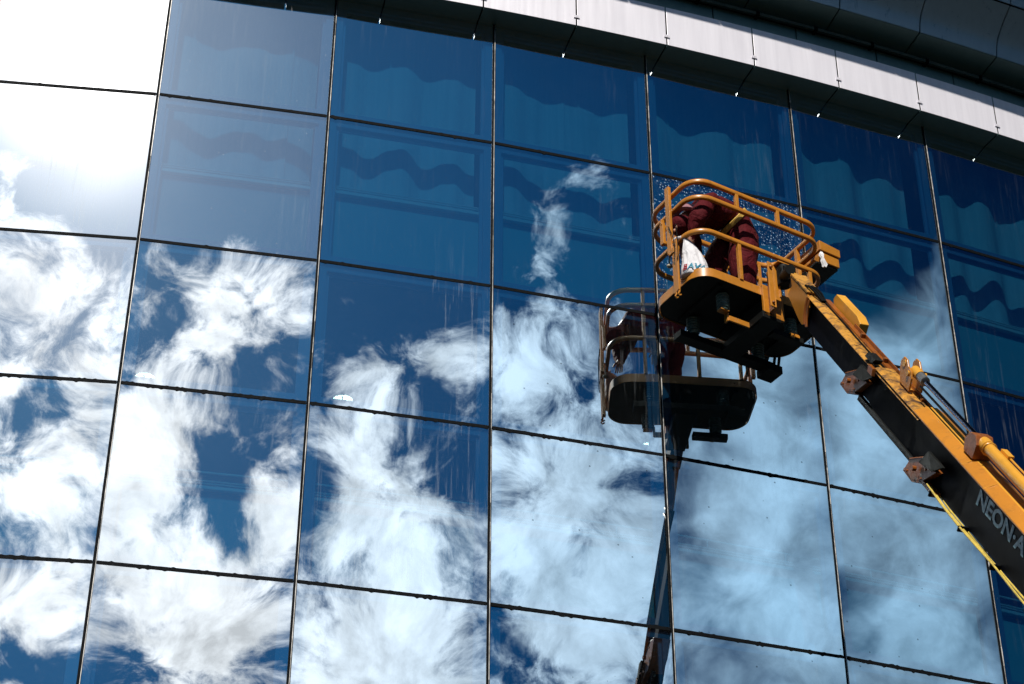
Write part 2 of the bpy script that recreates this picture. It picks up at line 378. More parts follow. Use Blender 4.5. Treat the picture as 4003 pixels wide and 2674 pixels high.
# panes
PIL = {}   # pillow depth (metres, + bulges outwards) per (column,row)
rp = random.Random(5)
for c in range(NC):
    for r in range(6):
        PIL[c, r] = rp.choice((-1, 1))*rp.uniform(.0015, .004)
PIL.update({(2, 2): .006, (3, 2): .0045, (2, 3): .0055, (3, 3): .0075, (4, 3): .006, (1, 3): .006, (1, 2): -.004, (2, 4): .008, (3, 4): .008, (1, 4): .006,
            (4, 1): -.0045, (3, 1): -.0015, (2, 1): -.003, (4, 0): -.002, (5, 1): .001, (5, 2): .002, (4, 2): .0028, (5, 3): .003, (6, 3): .003, (1, 0): .0015, (1, 1): .003})
TILT = {(4, 3): (.003, 0), (5, 3): (.003, 0), (4, 4): (.006, 0), (5, 4): (.006, 0)}
GAP = .0135
for c in range(NC):
    P0, P1 = MP[c], MP[c+1]; u = (P1-P0)/W_; n_ = nrm2(ANG[c])
    for r in range(6):
        zt, zb = H[r], H[r+1]
        x0, x1 = GAP, W_-GAP; y0, y1 = zb+GAP, zt-(GAP if r else -.02)
        NX = 30; rr_ = random.Random(c*31+r); dep = PIL[c, r]
        tx, ty = TILT.get((c, r), (rr_.uniform(-.0010, .0010), rr_.uniform(-.0012, .0012)))
        mb = MB(); vs = []; fs = []
        ox, oy = rr_.uniform(-.18, .18), rr_.uniform(-.18, .18)
        for j in range(NX+1):
            for i in range(NX+1):
                a, b = 2*i/NX-1, 2*j/NX-1
                a2 = a+ox*(1-a*a); b2 = b+oy*(1-b*b)
                w = .29*dep*(1-a2*a2)**2*(1-b2*b2)**2 if abs(a2) < 1 and abs(b2) < 1 else 0
                w += .0006*noise.noise(Vector((a*1.1+c*9, b*1.1+r*5, 3.)))*(1-a*a)*(1-b*b)*2
                w += tx*a*.8+ty*b*.8
                vs.append(P0+u*(x0+(x1-x0)*i/NX)+n_*w+Vector((0, 0, y0+(y1-y0)*j/NX)))
        for j in range(NX):
            for i in range(NX):
                k = j*(NX+1)+i; fs.append((k, k+1, k+NX+2, k+NX+1))
        # edge returns 10 mm deep
        rim_ = [i for i in range(NX+1)]+[(j)*(NX+1)+NX for j in range(1, NX+1)]+[NX*(NX+1)+i for i in range(NX-1, -1, -1)]+[j*(NX+1) for j in range(NX-1, 0, -1)]
        f0 = len(vs)
        for k in rim_: vs.append(vs[k].copy())
        rim = list(range(f0, f0+len(rim_))); b0 = len(vs)
        for k in rim_: vs.append(vs[k]-n_*.010)
        mis = [0]*len(fs)
        for q in range(len(rim)):
            q2 = (q+1) % len(rim); fs.append((rim[q], b0+q, b0+q2, rim[q2])); mis.append(1)
        me = bpy.data.meshes.new('window'); off = Vector(BLD['_base'])
        me.from_pydata([v-off for v in vs], [], fs); me.update()
        if me.polygons[0].normal.dot(n_) < 0: me.flip_normals()
        gm = G_PLAIN
        if (c, r) == (5, 1): gm = G_WET
        elif c == 1 and r < 3: gm = G_SUN
        elif c == 2 and r < 2: gm = G_HAZE
        elif c >= 4 and r >= 2: gm = G_SPECK
        elif c in (2, 3) and r in (2, 3): gm = G_DIRTY
        me.materials.append(gm); me.materials.append(M_BLACK)
        for p_, i in zip(me.polygons, mis): p_.material_index = i; p_.use_smooth = (i == 0)
        wo = bpy.data.objects.new('window', me); COL.objects.link(wo); wo.parent = BLD; wo['_base'] = list(off)
        if (c, r) == (5, 1): wo['label'] = 'wet pane covered with water drops behind the work platform'
        # inner frame
        fm = MB(); fr = lambda x, y, z, P0=P0, u=u, n_=n_: P0+u*x-n_*y+Vector((0, 0, z))
        w = .085; d0, d1 = .022, .085; g0 = .012
        fm.box((g0, d0, zb+g0), (W_-g0, d1, zb+w), 0, fr).box((g0, d0, zt-w), (W_-g0, d1, zt-g0), 0, fr)
        fm.box((g0, d0, zb+w), (w, d1, zt-w), 0, fr).box((W_-w, d0, zb+w), (W_-g0, d1, zt-w), 0, fr)
        # glazing bead, set back and slimmer, so the frame reads as stepped
        e0, e1 = w, w+.03
        fm.box((w, .05, zb+e0), (W_-w, .075, zb+e1), 0, fr).box((w, .05, zt-e1), (W_-w, .075, zt-e0), 0, fr)
        fm.box((w, .05, zb+e1), (e1, .075, zt-e1), 0, fr).box((W_-e1, .05, zb+e1), (W_-w, .075, zt-e1), 0, fr)
        fm.build('window_frame', M_FRAMEIN, wo)

# black joints: mullions (with a slim bright trim) and transoms
for i in range(NC+1):
    n_ = (nrm2(ANG[max(i-1, 0)])+nrm2(ANG[min(i, NC-1)])).normalized(); u = Vector((-n_.y, n_.x, 0)); P0 = MP[i]
    fr = lambda x, y, z: P0+u*x+n_*y+Vector((0, 0, z))
    mb = MB(); hw = .0155
    zs = [H[6]+k*(H[0]-H[6])/60 for k in range(61)]
    rings = []
    for k, z_ in enumerate(zs):
        j1 = .0012*noise.noise(Vector((i*7, z_*9, 1))); j2 = .0012*noise.noise(Vector((i*7, z_*9, 9)))
        rings.append([fr(-hw+j1, -.02, z_), fr(hw+j2, -.02, z_), fr(hw+j2, .004, z_), fr(-hw+j1, .004, z_)])
    mb.loft(rings)
    mo = mb.build('mullion', M_BLACK, BLD)
    tb = MB(); xo = .006 if i > 2 else .011
    for r in range(6):
        segs = 9
        for k in range(segs):
            za = H[r+1]-.01*(k == 0 and r < 5)+.02*(k > 0 or r == 5)+(H[r]-H[r+1]-.03)*k/segs; zc = H[r+1]+.02+(H[r]-H[r+1]-.03)*(k+1)/segs+.0005
            q = random.random()
            hw2 = .0028*(random.uniform(.55, 1.15) if q > .12 else .22)
            tb.box((xo-hw2, .004, za), (xo+hw2, .011, zc), 0, fr)
    tb.build('trim_strip', M_TRIM, mo)
for c in range(NC):
    P0, P1 = MP[c], MP[c+1]; u = (P1-P0)/W_; n_ = nrm2(ANG[c])
    for r in range(1, 7):
        mb = MB(); rings = []
        K = 70
        for k in range(K+1):
            x_ = .02+(W_-.04)*k/K
            f1 = random.random(); drip = random.uniform(.004, .012) if f1 < (.10 if r >= 3 else .03) else 0
            hh = .0155+.0012*noise.noise(Vector((x_*14, c*5+r, 2)))
            up = random.uniform(.003, .008) if random.random() < (.12 if r >= 3 else .02) else 0
            rings.append([P0+u*x_+n_*-.02+Vector((0, 0, H[r]-hh-drip)), P0+u*x_+n_*.0045+Vector((0, 0, H[r]-hh-drip)),
                          P0+u*x_+n_*.0045+Vector((0, 0, H[r]+hh+up)), P0+u*x_+n_*-.02+Vector((0, 0, H[r]+hh+up))])
        mb.loft(rings); mb.build('transom', M_BLACK, BLD)

# rooms behind the glass
band(-6, -.22, 12.96, 13.92).build('floor_slab', M_CEIL, BLD)
band(-6, -.22, 9.71, 10.62).build('floor_slab', M_CEIL, BLD)
band(-6, -.10, 16.30, 16.60).build('roof_slab', M_CEIL, BLD)
band(-6.3, -6.0, .0, 16.60).build('back_wall', M_WALLIN, BLD)
band(-.25, .03, 0, H[6]-.02).build('base_wall', M_CEIL, BLD)
for (a_, b_, nm) in ((0, 1, 'side_wall'), (NC, NC-1, 'side_wall')):
    P0 = MP[a_]; u = (MP[b_]-P0).normalized(); n_ = nrm2(ANG[0 if a_ == 0 else -1])
    mb = MB(); fr = lambda x, y, z: P0+u*x-n_*y+Vector((0, 0, z))
    mb.box((-.2, -.02, 0), (-.005, 6.3, 16.6), 0, fr); mb.build(nm, M_WALLIN, BLD)
# spandrel boards, sill ledge and rail in front of each slab
for (zt, zb, rail) in ((13.90, 13.00, 0), (10.58, 9.73, 1)):
    for c in range(NC):
        P0 = MP[c]; u = (MP[c+1]-P0)/W_; n_ = nrm2(ANG[c]); fr = lambda x, y, z: P0+u*x-n_*y+Vector((0, 0, z))
        mb = MB(); mb.box((.10, .15, zb), (W_-.10, .19, zt-.03), 0, fr)
        sp = mb.build('spandrel_board', M_SPAND, BLD)
        lb = MB(); lb.box((.09, .095, zt-.03), (W_-.09, .22, zt), 0, fr)
        lb.box((.09, .088, zt+.014), (W_-.09, .095+.01, zt+.022), 0, fr).box((.09, .088, zt+.040), (W_-.09, .105, zt+.047), 0, fr)
        lb.build('sill_ledge', M_WHITE, sp)
        if rail:
            rb = MB(); rb.box((.09, .115, zt+.135), (W_-.09, .13, zt+.147), 0, fr)
            for xx in (.42, 1.17): rb.box((xx, .117, zt+.05), (xx+.008, .127, zt+.135), 0, fr)
            rb.build('inner_rail', M_WHITE, sp)
# ceiling lamps seen through the glass
mL = bpy.data.materials.new('lamp_glow'); mL.use_nodes = True; tL = NT(mL.node_tree); bL = tL.n['Principled BSDF']
bL.inputs['Base Color'].default_value = (.9, .9, .8, 1); bL.inputs['Emission Color'].default_value = (1, .62, .42, 1); bL.inputs['Emission Strength'].default_value = 12.0
LAMPS = [((568, 1470), 'round ceiling lamp seen through the pane column just right of the sun glare'),
         ((1341, 1556), 'round ceiling lamp seen through the third pane column from the left, above a black transom'),
         ((2541, 1740), 'round ceiling lamp half hidden just beside the reflected work platform'),
         ((3096, 1856), 'round ceiling lamp between the reflected boom and the real orange boom')]
def ray(px, py):
    return (F+R2*((px-2001.5)/8106.53)-U2*((py-1337)/8106.53)).normalized()
LAMPS_POS = []
for (q, lab) in LAMPS:
    d_ = ray(*q); X = d_*((12.955-ZO)/d_.z)+Vector((0, 0, ZO))
    lt = thing('ceiling_lamp', lab, 'lamp', (X.x, X.y, 12.95), 'round ceiling lamps inside')
    ring = MB(); n = 24
    def rg(r_, z_): return [Vector((X.x+r_*cos(2*pi*k/n), X.y+r_*sin(2*pi*k/n), z_)) for k in range(n)]
    ring.loft([rg(.115, 12.955), rg(.115, 12.93), rg(.10, 12.925), rg(.095, 12.955)], closed=True, caps=False); ring.build('lamp_rim', M_WHITE, lt, True)
    df = MB(); df.loft([rg(.094, 12.953), rg(.085, 12.935), rg(.05, 12.925)]); df.build('diffuser', mL, lt, True)
    cb = MB(); cb.box((X.x-.08, X.y-.006, 12.915), (X.x+.08, X.y+.006, 12.924)).box((X.x-.006, X.y-.08, 12.914), (X.x+.006, X.y+.08, 12.9235)); cb.build('cross_bar', M_STEEL, lt)

# ------------------------------------------------------------------ eave
CX, CY, RAD = -9.59074207, 50.76406757, 36.85527
def rp_(th, off, z_):
    r_ = RAD+off; return Vector((CX+r_*sin(th), CY-r_*cos(th), z_))
def arcprof(prof, t0, t1, mb=None, n=4, mi=0):
    mb = mb or MB()
    mb.loft([[rp_(R(t0+(t1-t0)*k/n), o, z_) for o, z_ in prof] for k in range(n+1)], mi=mi); return mb
Z = lambda z_: z_+ZO
gp = .012   # half joint in degrees
TH = [16.01+1.4925*j for j in range(-8, 9)]
prof_soffit = [(-.02, Z(14.662)), (.232, Z(14.645)), (.226, Z(14.660)), (-.02, Z(14.677))]
prof_fascia = [(.240, Z(14.640)), (.243, Z(15.165)), (.234, Z(15.166)), (.231, Z(14.642))]
prof_rec = [(.085, Z(15.10)), (.085, Z(15.50)), (.065, Z(15.50)), (.065, Z(15.10))]
prof_sof2 = [(.10, Z(15.565)), (.425, Z(15.595)), (.42, Z(15.61)), (.10, Z(15.585))]
cv = [(.430, 15.600), (.442, 15.66), (.455, 15.715), (.475, 15.765), (.505, 15.815), (.55, 15.86), (.61, 15.915), (.69, 15.975), (.785, 16.04)]
prof_can = [(o, Z(z_)) for o, z_ in cv]+[(o-.02, Z(z_)+.014) for o, z_ in reversed(cv)]
cv2 = [(.80, 16.055), (.812, 16.12), (.825, 16.20), (.85, 16.27), (.90, 16.34), (1.0, 16.42), (1.4, 16.62), (1.95, 16.86)]
prof_can2 = [(o, Z(z_)) for o, z_ in cv2]+[(o-.02, Z(z_)+.014) for o, z_ in reversed(cv2)]
prof_sof3 = [(.795, Z(16.045)), (.79, Z(16.06)), (.60, Z(16.06)), (.60, Z(16.045))]
for a, b in zip(TH[:-1], TH[1:]):
    arcprof(prof_soffit, a+gp, b-gp).build('soffit_panel', M_SOFFIT, BLD)
    fp = arcprof(prof_fascia, a+gp, b-gp).build('fascia_panel', M_PANEL, BLD, bevel=.002)
    for s_, e in ((1, a+gp), (-1, b-gp)):
        cl = MB()
        for (dz, w1) in ((0, .016), (.010, .006), (.020, .012)):
            q0 = rp_(R(e), .245, Z(14.735)+dz)
            un = Vector((cos(R(e)), sin(R(e)), 0)); nn = Vector((sin(R(e)), -cos(R(e)), 0))
            fr = lambda x, y, z: q0+un*x+nn*y+Vector((0, 0, z))
            cl.box((min(0, s_*w1)-.006, 0, 0), (max(0, s_*w1)+.006, .008, .012), 0, fr)
        cl.build('joint_clip', M_PANEL, fp)
    arcprof(prof_sof2, a+gp, b-gp).build('canopy_soffit_panel', M_SOFFIT, BLD)
    arcprof(prof_can, a+gp, b-gp).build('canopy_panel', M_CANOPY, BLD, smooth=True)
    arcprof(prof_can2, a+gp, b-gp).build('canopy_panel', M_CANOPY, BLD, smooth=True)
for a in [t_+.55 for t_ in TH[:-1]]: arcprof(prof_rec, a-.55-.55+gp, a-.55+.9425-gp).build('recess_panel', M_SOFFIT, BLD)
t0, t1 = TH[0], TH[-1]
bk = arcprof([(-.10, Z(14.700)), (.195, Z(14.690)), (.195, Z(15.11)), (.04, Z(15.12)), (.04, Z(15.62)), (.36, Z(15.64)), (.66, Z(16.07)), (.74, Z(16.09)), (.95, Z(16.45)), (1.9, Z(16.87)), (1.9, Z(17.0)), (.5, Z(17.0)), (.5, Z(16.75)), (-2, Z(16.75)), (-2, Z(14.7))], t0, t1, n=60)
bk.build('eave_core', M_BLACK, BLD)
# slim light strip held by small brackets in the recess
st = arcprof([(.125, Z(15.485)), (.165, Z(15.475)), (.165, Z(15.512)), (.125, Z(15.515))], t0, t1, n=60)
so_ = st.build('light_strip', simple('dull_strip', (.10, .12, .10), .4), BLD)
for j in range(22):
    e = t0+.4+j*1.05; q0 = rp_(R(e), .12, Z(15.47)); un = Vector((cos(R(e)), sin(R(e)), 0)); nn = Vector((sin(R(e)), -cos(R(e)), 0))
    fr = lambda x, y, z: q0+un*x+nn*y+Vector((0, 0, z))
    MB().box((0, -.02, -.006), (.035, .055, .05), 0, fr).build('strip_bracket', M_BLACK, so_)
# roof above the eave
band(-6.3, .5, Z(16.75), Z(17.1)).build('roof', M_PANEL, BLD)

# ------------------------------------------------------------------ curtains
CL = {1: 'pale curtain in the sun glare pane left of the first clear one', 2: 'pale curtain behind the window column right of the sun glare',
      3: 'pale curtain in the second window column right of the sun glare', 4: 'pale curtain with a centre split, left of the lift platform',
      5: 'pale curtain behind the wet pane and the work platform', 6: 'pale curtain right of the platform with a deep fold in its middle',
      7: 'pale curtain at the right edge, above the boom', 8: 'pale curtain just beyond the right edge of the facade view'}
for c in range(1, NC-2):
    P0 = MP[c]; u = (MP[c+1]-P0)/W_; n_ = nrm2(ANG[c]); rr_ = random.Random(c*3+1)
    split = {1: .7, 2: 1.25, 3: 3., 4: .82, 5: 3, 6: 1.0, 7: .75, 8: .6}.get(c, 3)
    ph = rr_.uniform(0, 6); amp = {1: .025, 2: .026, 3: .034, 4: .034, 5: .036, 6: .055, 7: .05}.get(c, .04)
    KN = 150; pts = []; wl = rr_.uniform(.50, .64)
    for k in range(KN+1):
        x_ = .11+(W_-.22)*k/KN
        xx = x_+(.05 if x_ > split else 0)
        f_ = amp*sin(2*pi*xx/wl+ph+.9*sin(xx*2.3+ph))+amp*.6*sin(2*pi*xx/(wl*1.83)+ph*2)+amp*.16*sin(2*pi*xx/(wl*.47)+ph*3)+.012*noise.noise(Vector((xx*9, c, 0)))
        if x_ > split: f_ += .03
        pts.append((x_, .30+f_))
    rings = []
    for z_, sp_ in ((13.97, 1.25), (14.5, 1.2), (15.1, 1.), (15.7, .8), (16.29, .6)):
        rings.append([(P0+u*x_-n_*(.30+(y_-.30)*sp_)+Vector((0, 0, z_))) for x_, y_ in pts])
    mb = MB(); vs = [p for r_ in rings for p in r_]; n = KN+1; fs = []
    for i in range(len(rings)-1):
        for j in range(KN): a = i*n+j; fs.append((a, a+1, a+n+1, a+n))
    o2 = len(vs); vs2 = [v-n_*.004 for v in vs]; fs2 = [tuple(i+o2 for i in f)[::-1] for f in fs]
    mb.add(vs+vs2, fs+fs2)
    mid = P0+u*.8-n_*.3; ob = mb.build('curtain', M_CURT, None, True, base=(mid.x, mid.y, 13.95), ang=80)
    tag(ob, CL[c], 'curtain', 'curtains behind the upper windows')

# ------------------------------------------------------------------ work platform frame of reference
CA, SA = .859, .512
k_ = math.hypot(CA, SA); CA /= k_; SA /= k_
def B(s, t, z): return Vector((s*CA-t*SA, s*SA+t*CA, z+ZO))
def Bf(x, y, z): return B(x, y, z)
S0, S1, T0, T1 = 8.725, 10.18, 11.476, 12.22
def rrect(z, inset=0., rad=.19, n=9, s0=S0, s1=S1, t0=T0, t1=T1):
    r_ = rad; pts = []
    s0, s1, t0, t1 = s0+inset, s1-inset, t0+inset, t1-inset; r_ = max(.02, rad-inset)
    for (cx, cy, a0) in ((s1-r_, t0+r_, -90), (s1-r_, t1-r_, 0), (s0+r_, t1-r_, 90), (s0+r_, t0+r_, 180)):
        for k in range(n+1):
            a = R(a0+90*k/n); pts.append(B(cx+r_*cos(a), cy+r_*sin(a), z))
    return pts
LIFT = thing('boom_lift', 'orange telescopic boom lift with a railed work platform held up against the glass', 'boom lift', (4.1, 5.9, 0))
RT = .0165
sq = [(-.015, -.02), (.015, -.02), (.019, -.014), (.019, .014), (.015, .02), (-.015, .02), (-.019, .014), (-.019, -.014)]
# platform deck
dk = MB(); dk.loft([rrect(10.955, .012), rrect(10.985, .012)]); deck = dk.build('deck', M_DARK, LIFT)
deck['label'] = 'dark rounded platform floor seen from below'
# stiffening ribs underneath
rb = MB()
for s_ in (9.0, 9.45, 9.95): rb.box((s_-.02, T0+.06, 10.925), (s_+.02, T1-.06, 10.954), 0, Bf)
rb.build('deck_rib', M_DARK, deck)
tb = MB(); o_, i_ = rrect(0, 0), rrect(0, .006)
V = lambda p, z: Vector((p.x, p.y, z+ZO))
tb.loft([[V(a, 10.947), V(a, 11.037), V(b, 11.037), V(b, 10.947)] for a, b in zip(o_, i_)], closed=True, caps=False)
tb.build('toe_board', M_ORANGE, LIFT, True, bevel=.0015)
# rails: upper loop (doubled), waist loop, knee loop; the gate post interrupts the near left end
def rail(name, z, skip=None):
    mb = MB(); pts = rrect(z)
    mb.tube(pts, RT, sq=sq, closed=True, caps=False); return mb.build(name, M_ORANGE, LIFT, True, ang=50)
rail('top_rail', 12.016); rail('upper_rail', 11.832); rail('middle_rail', 11.447)
def upright(s_, t_, z0, z1, w=.02, nm='rail_post', ob=LIFT, m=M_ORANGE):
    return MB().box((s_-w, t_-w, z0), (s_+w, t_+w, z1), 0, Bf).build(nm, m, ob, bevel=.003)
for s_ in (9.20, 9.66): upright(s_, T0+.0, 11.845, 12.003, .017)
upright(9.19, T0+.006, 11.03, 11.434, .018); upright(9.98, T0+.006, 11.03, 11.434, .018)
for s_ in (9.05, 9.60, 10.0): upright(s_, T1-.004, 11.03, 12.003, .017)
for t_ in (11.85,): upright(S1-.004, t_, 11.03, 12.003, .020)
# gate post at the near left: two channels side by side with hooks below
ps = S0-.020; pt_ = 11.83
gpst = MB()
gpst.box((ps-.045, pt_-.055, 11.33), (ps-.012, pt_-.000, 12.085), 0, Bf)
gpst.box((ps-.050, pt_-.068, 11.33), (ps-.036, pt_-.055, 12.075), 0, Bf)
gpst.box((ps-.040, pt_-.115, 10.86), (ps-.006, pt_-.060, 11.42), 0, Bf)
gpst.box((ps-.046, pt_-.145, 10.86), (ps-.028, pt_-.115, 11.42), 0, Bf)
gpst.box((ps-.048, pt_-.10, 11.30), (ps-.026, pt_-.02, 11.36), 0, Bf)
gpo = gpst.build('gate_post', M_ORANGE, LIFT, bevel=.003)
hk = MB()
for tt in (pt_-.09, pt_-.135):
    hk.tube([B(ps-.03, tt, 10.87), B(ps-.036, tt, 10.84), B(ps-.05, tt, 10.815), B(ps-.035, tt, 10.80), B(ps-.018, tt, 10.815)], .008, 8)
hk.build('hook', M_ORANGE, gpo, True)
lt_ = MB(); lt_.box((ps-.03, pt_+.07, 11.52), (ps-.0, pt_+.12, 11.76), 0, Bf); lt_.box((ps-.035, pt_+.08, 11.74), (ps-.0, pt_+.10, 11.80), 0, Bf)
lt_.build('gate_latch', M_ORANGE, gpo, bevel=.004)
# wire and small ball hanging from the latch
wr = MB(); wr.tube([B(ps-.05, pt_-.04, 11.62), B(ps-.06, pt_-.10, 11.50), B(ps-.055, pt_-.13, 11.36), B(ps-.058, pt_-.12, 11.2), B(ps-.05, pt_-.06, 11.26)], .004, 6)
wr.tube([B(ps-.045, pt_-.15, 11.58), B(ps-.05, pt_-.17, 11.40), B(ps-.052, pt_-.165, 11.22), B(ps-.05, pt_-.15, 11.18)], .004, 6)
wr.build('cord', M_BLACK, gpo, True)
def ball(mb, c, r_, sc=(1, 1, 1), n=14, m_=9, mi=0):
    rings = []
    for i in range(1, m_):
        a = pi*i/m_; rings.append([c+Vector((r_*sin(a)*cos(2*pi*j/n)*sc[0], r_*sin(a)*sin(2*pi*j/n)*sc[1], r_*cos(a)*sc[2])) for j in range(n)])
    mb.loft(rings, mi=mi); return mb
kn = MB(); kn.tube([B(ps-.0, pt_+.03, 11.37), B(ps-.002, pt_+.033, 11.27)], .007, 7); ball(kn, B(ps-.002, pt_+.033, 11.245), .024, (1.2, 1, .8)); kn.build('pull_cord', simple('cream_cord', (.6, .52, .38), .6), gpo, True)

# rubber mounts and the carrying frame under the deck
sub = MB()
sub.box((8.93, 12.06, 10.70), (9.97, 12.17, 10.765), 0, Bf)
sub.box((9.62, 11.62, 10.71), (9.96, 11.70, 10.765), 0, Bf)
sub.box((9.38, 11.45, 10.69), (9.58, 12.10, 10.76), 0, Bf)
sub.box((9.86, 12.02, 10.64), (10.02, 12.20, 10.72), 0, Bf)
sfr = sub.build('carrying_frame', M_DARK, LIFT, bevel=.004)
ch = MB()   # sunlit channel under the first mount
ch.box((9.06, 11.625, 10.765), (9.15, 11.69, 10.78), 0, Bf); ch.box((9.15, 11.66, 10.69), (9.17, 11.71, 10.775), 0, Bf)
ch.box((9.16, 11.650, 10.690), (9.40, 11.668, 10.745), 0, Bf); ch.box((9.388, 11.53, 10.69), (9.405, 11.66, 10.745), 0, Bf)
ch.build('channel_bracket', M_ORANGE, sfr, bevel=.003)
ch = MB(); ch.box((9.80, 11.61, 10.755), (9.90, 11.68, 10.775), 0, Bf); ch.box((9.80, 11.60, 10.72), (9.835, 11.612, 10.76), 0, Bf); ch.box((9.85, 11.60, 10.735), (9.90, 11.612, 10.76), 0, Bf)
ch.build('channel_bracket', M_ORANGE, sfr)
for (s_, t_) in ((9.11, 11.66), (9.09, 12.09), (9.85, 11.66), (9.83, 12.12)):
    mb = MB(); rings = []; n = 22; zz = 10.952; k = 0
    prof = []
    for q in range(6):
        z1 = 10.95-.027*q; prof += [(.050, z1), (.059, z1-.006), (.060, z1-.017), (.050, z1-.0235)]
    prof.append((.045, 10.775))
    mb.loft([[B(s_, t_, z_)+Vector((r_*cos(2*pi*j/n), r_*sin(2*pi*j/n), 0)) for j in range(n)] for r_, z_ in prof])
    mb.build('rubber_mount', M_RUBBER, LIFT, True, ang=60)
# hanging hook pair at the far right corner, below the deck
hk = MB()
for s_ in (10.06, 10.11):
    hk.tube([B(s_, 12.16, 10.94), B(s_+.005, 12.19, 10.86), B(s_-.01, 12.20, 10.83)], .014, 8)
hk.build('hook', M_DARK, LIFT, True)

# control box outside the right end
bx = MB()
bx.prism([B(10.225, 11.58, 11.725), B(10.445, 11.58, 11.725), B(10.445, 11.58, 11.825), B(10.225, 11.58, 11.835)], B(0, .30, -ZO)-B(0, 0, -ZO))
cbx = bx.build('control_box', M_ORANGE, LIFT, bevel=.006)
MB().prism([B(10.215, 11.565, 11.845), B(10.455, 11.565, 11.835), B(10.455, 11.565, 11.925), B(10.215, 11.565, 11.955)], B(0, .32, -ZO)-B(0, 0, -ZO)).build('lid', M_ORANGE, cbx, bevel=.006)
MB().box((10.24, 11.60, 11.826), (10.43, 11.86, 11.843), 0, Bf).build('seal', M_BLACK, cbx)
MB().box((10.19, 11.60, 11.70), (10.435, 11.88, 11.722), 0, Bf).box((10.192, 11.72, 11.52), (10.215, 11.86, 11.70), 0, Bf).build('box_tray', M_DARK, cbx, bevel=.003)
MB().box((10.195, 11.92, 11.74), (10.21, 12.16, 11.86), 0, Bf).build('mounting_plate', M_BROWN, cbx, bevel=.004)
# lower tool tray between the rails at the right end
upright(S1-.012, 12.02, 11.20, 11.82, .022, 'rail_post')
gt = MB(); gt.tube([B(10.05, 12.26, 11.05), B(10.05, 12.29, 11.2), B(10.06, 12.28, 11.34), B(10.0, 12.25, 11.42)], .014, 8); gt.build('support_loop', M_ORANGE, LIFT, True)

# mast bracket and slewing head between platform and boom
ms = MB()
ms.box((9.405, 11.36, 10.76), (9.455, 11.375, 11.25), 0, Bf); ms.box((9.455, 11.36, 10.76), (9.47, 11.45, 11.20), 0, Bf)
ms.box((9.52, 11.36, 10.90), (9.535, 11.46, 11.235), 0, Bf); ms.box((9.478, 11.372, 10.86), (9.535, 11.388, 11.25), 0, Bf)
ms.box((9.478, 11.30, 11.235), (9.64, 11.46, 11.25), 0, Bf)
ms.box((9.40, 11.45, 10.72), (9.62, 11.478, 11.05), 0, Bf)
mast = ms.build('mast_bracket', M_ORANGE, LIFT, bevel=.004)
pn = MB()
def cyl(mb, a, b, r_, n=20, mi=0): return mb.tube([a, a+(b-a)*.5, b], r_, n, mi=mi)
cyl(pn, B(9.52, 11.33, 11.165), B(9.64, 11.33, 11.165), .055); cyl(pn, B(9.50, 11.33, 11.165), B(9.52, 11.33, 11.165), .030)
cyl(pn, B(9.56, 11.34, 11.02), B(9.56, 11.34, 11.22), .062); cyl(pn, B(9.55, 11.34, 11.10), B(9.46, 11.12, 11.02), .045)
pn.build('slewing_drum', M_DARK, mast, True)
MB().box((9.545, 11.24, 11.06), (9.585, 11.275, 11.13), 0, Bf).box((9.60, 11.24, 11.09), (9.64, 11.28, 11.12), 0, Bf).build('stop_block', M_YELLOW, mast, bevel=.004)
bt = MB()
for z_ in (10.80, 11.19): ball(bt, B(9.43, 11.352, z_), .014)
bt.build('bolt', M_BROWN, mast, True)

# ------------------------------------------------------------------ boom
BA = Vector((2.90625478, 12.5176614, 8.30372423+ZO)); BD = Vector((.15177484, -.56194932, -.81312813)).normalized()
BM = Vector((BD.y, -BD.x, 0)).normalized()
if BM.x > 0: BM = -BM
BQ = BM.cross(BD)
if BQ.z < 0: BQ = -BQ
def K(l, a, b):
    l = .03+.905*l+.011*l*l if l < 3 else 2.844+(l-3)*.971
    return BA+BD*l-BM*a*1.08-BQ*b*.955          # a: inwards from the left side, b: down from the top edge
def Kf(x, y, z): return K(x, y, z)
def section(name, l0, l1, a0, a1, b0, b1, ch, mats, lip=0., parent=LIFT, rise=.55):
    """hollow box section with chamfered top edges; material 0 side/underside, 1 chamfer and lip, 2 top"""
    sa = a0+.032 if lip else a0; b1 += .022 if lip else 0
    prof = [(sa, b1), (sa, b0+lip), (a0, b0+lip), (a0, b0), (a0+ch, b0-ch*rise), (a1-ch, b0-ch*rise), (a1, b0), (a1, b1)]
    if not lip: prof = [prof[0], prof[3], prof[4], prof[5], prof[6], prof[7]]
    N = 10; rings = [[K(l0+(l1-l0)*k/N, a, b) for a, b in prof] for k in range(N+1)]
    mb = MB(); n = len(prof)
    vs = [p for r_ in rings for p in r_]
    for i in range(N):
        for j in range(n):
            pa, pb = prof[j], prof[(j+1) % n]
            mi = 0
            if lip and j in (1, 2): mi = 1
            if (not lip and j == 1) or (lip and j == 3): mi = 1
            if (not lip and j == 2) or (lip and j == 4): mi = 2
            if (not lip and j == 3) or (lip and j == 5): mi = 1
            f = (i*n+j, i*n+(j+1) % n, (i+1)*n+(j+1) % n, (i+1)*n+j)
            mb.f.append(f); mb.mi.append(mi)
    mb.v = vs
    mb.f.append(tuple(range(n))[::-1]); mb.mi.append(1); mb.f.append(tuple(N*n+j for j in range(n))); mb.mi.append(0)
    return mb.build(name, mats, parent, bevel=.003)
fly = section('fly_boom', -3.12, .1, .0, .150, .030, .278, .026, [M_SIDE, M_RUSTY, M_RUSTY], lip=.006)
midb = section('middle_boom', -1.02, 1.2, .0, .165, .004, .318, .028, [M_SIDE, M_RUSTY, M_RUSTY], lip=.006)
outb = section('base_boom', -.03, 11.2, .0, .245, .0, .342, .085, [M_SIDE, M_ORANGE, M_YELLOW], lip=.012, rise=.55)  # sunlit top painted yellower, half-lit chamfer a darker orange
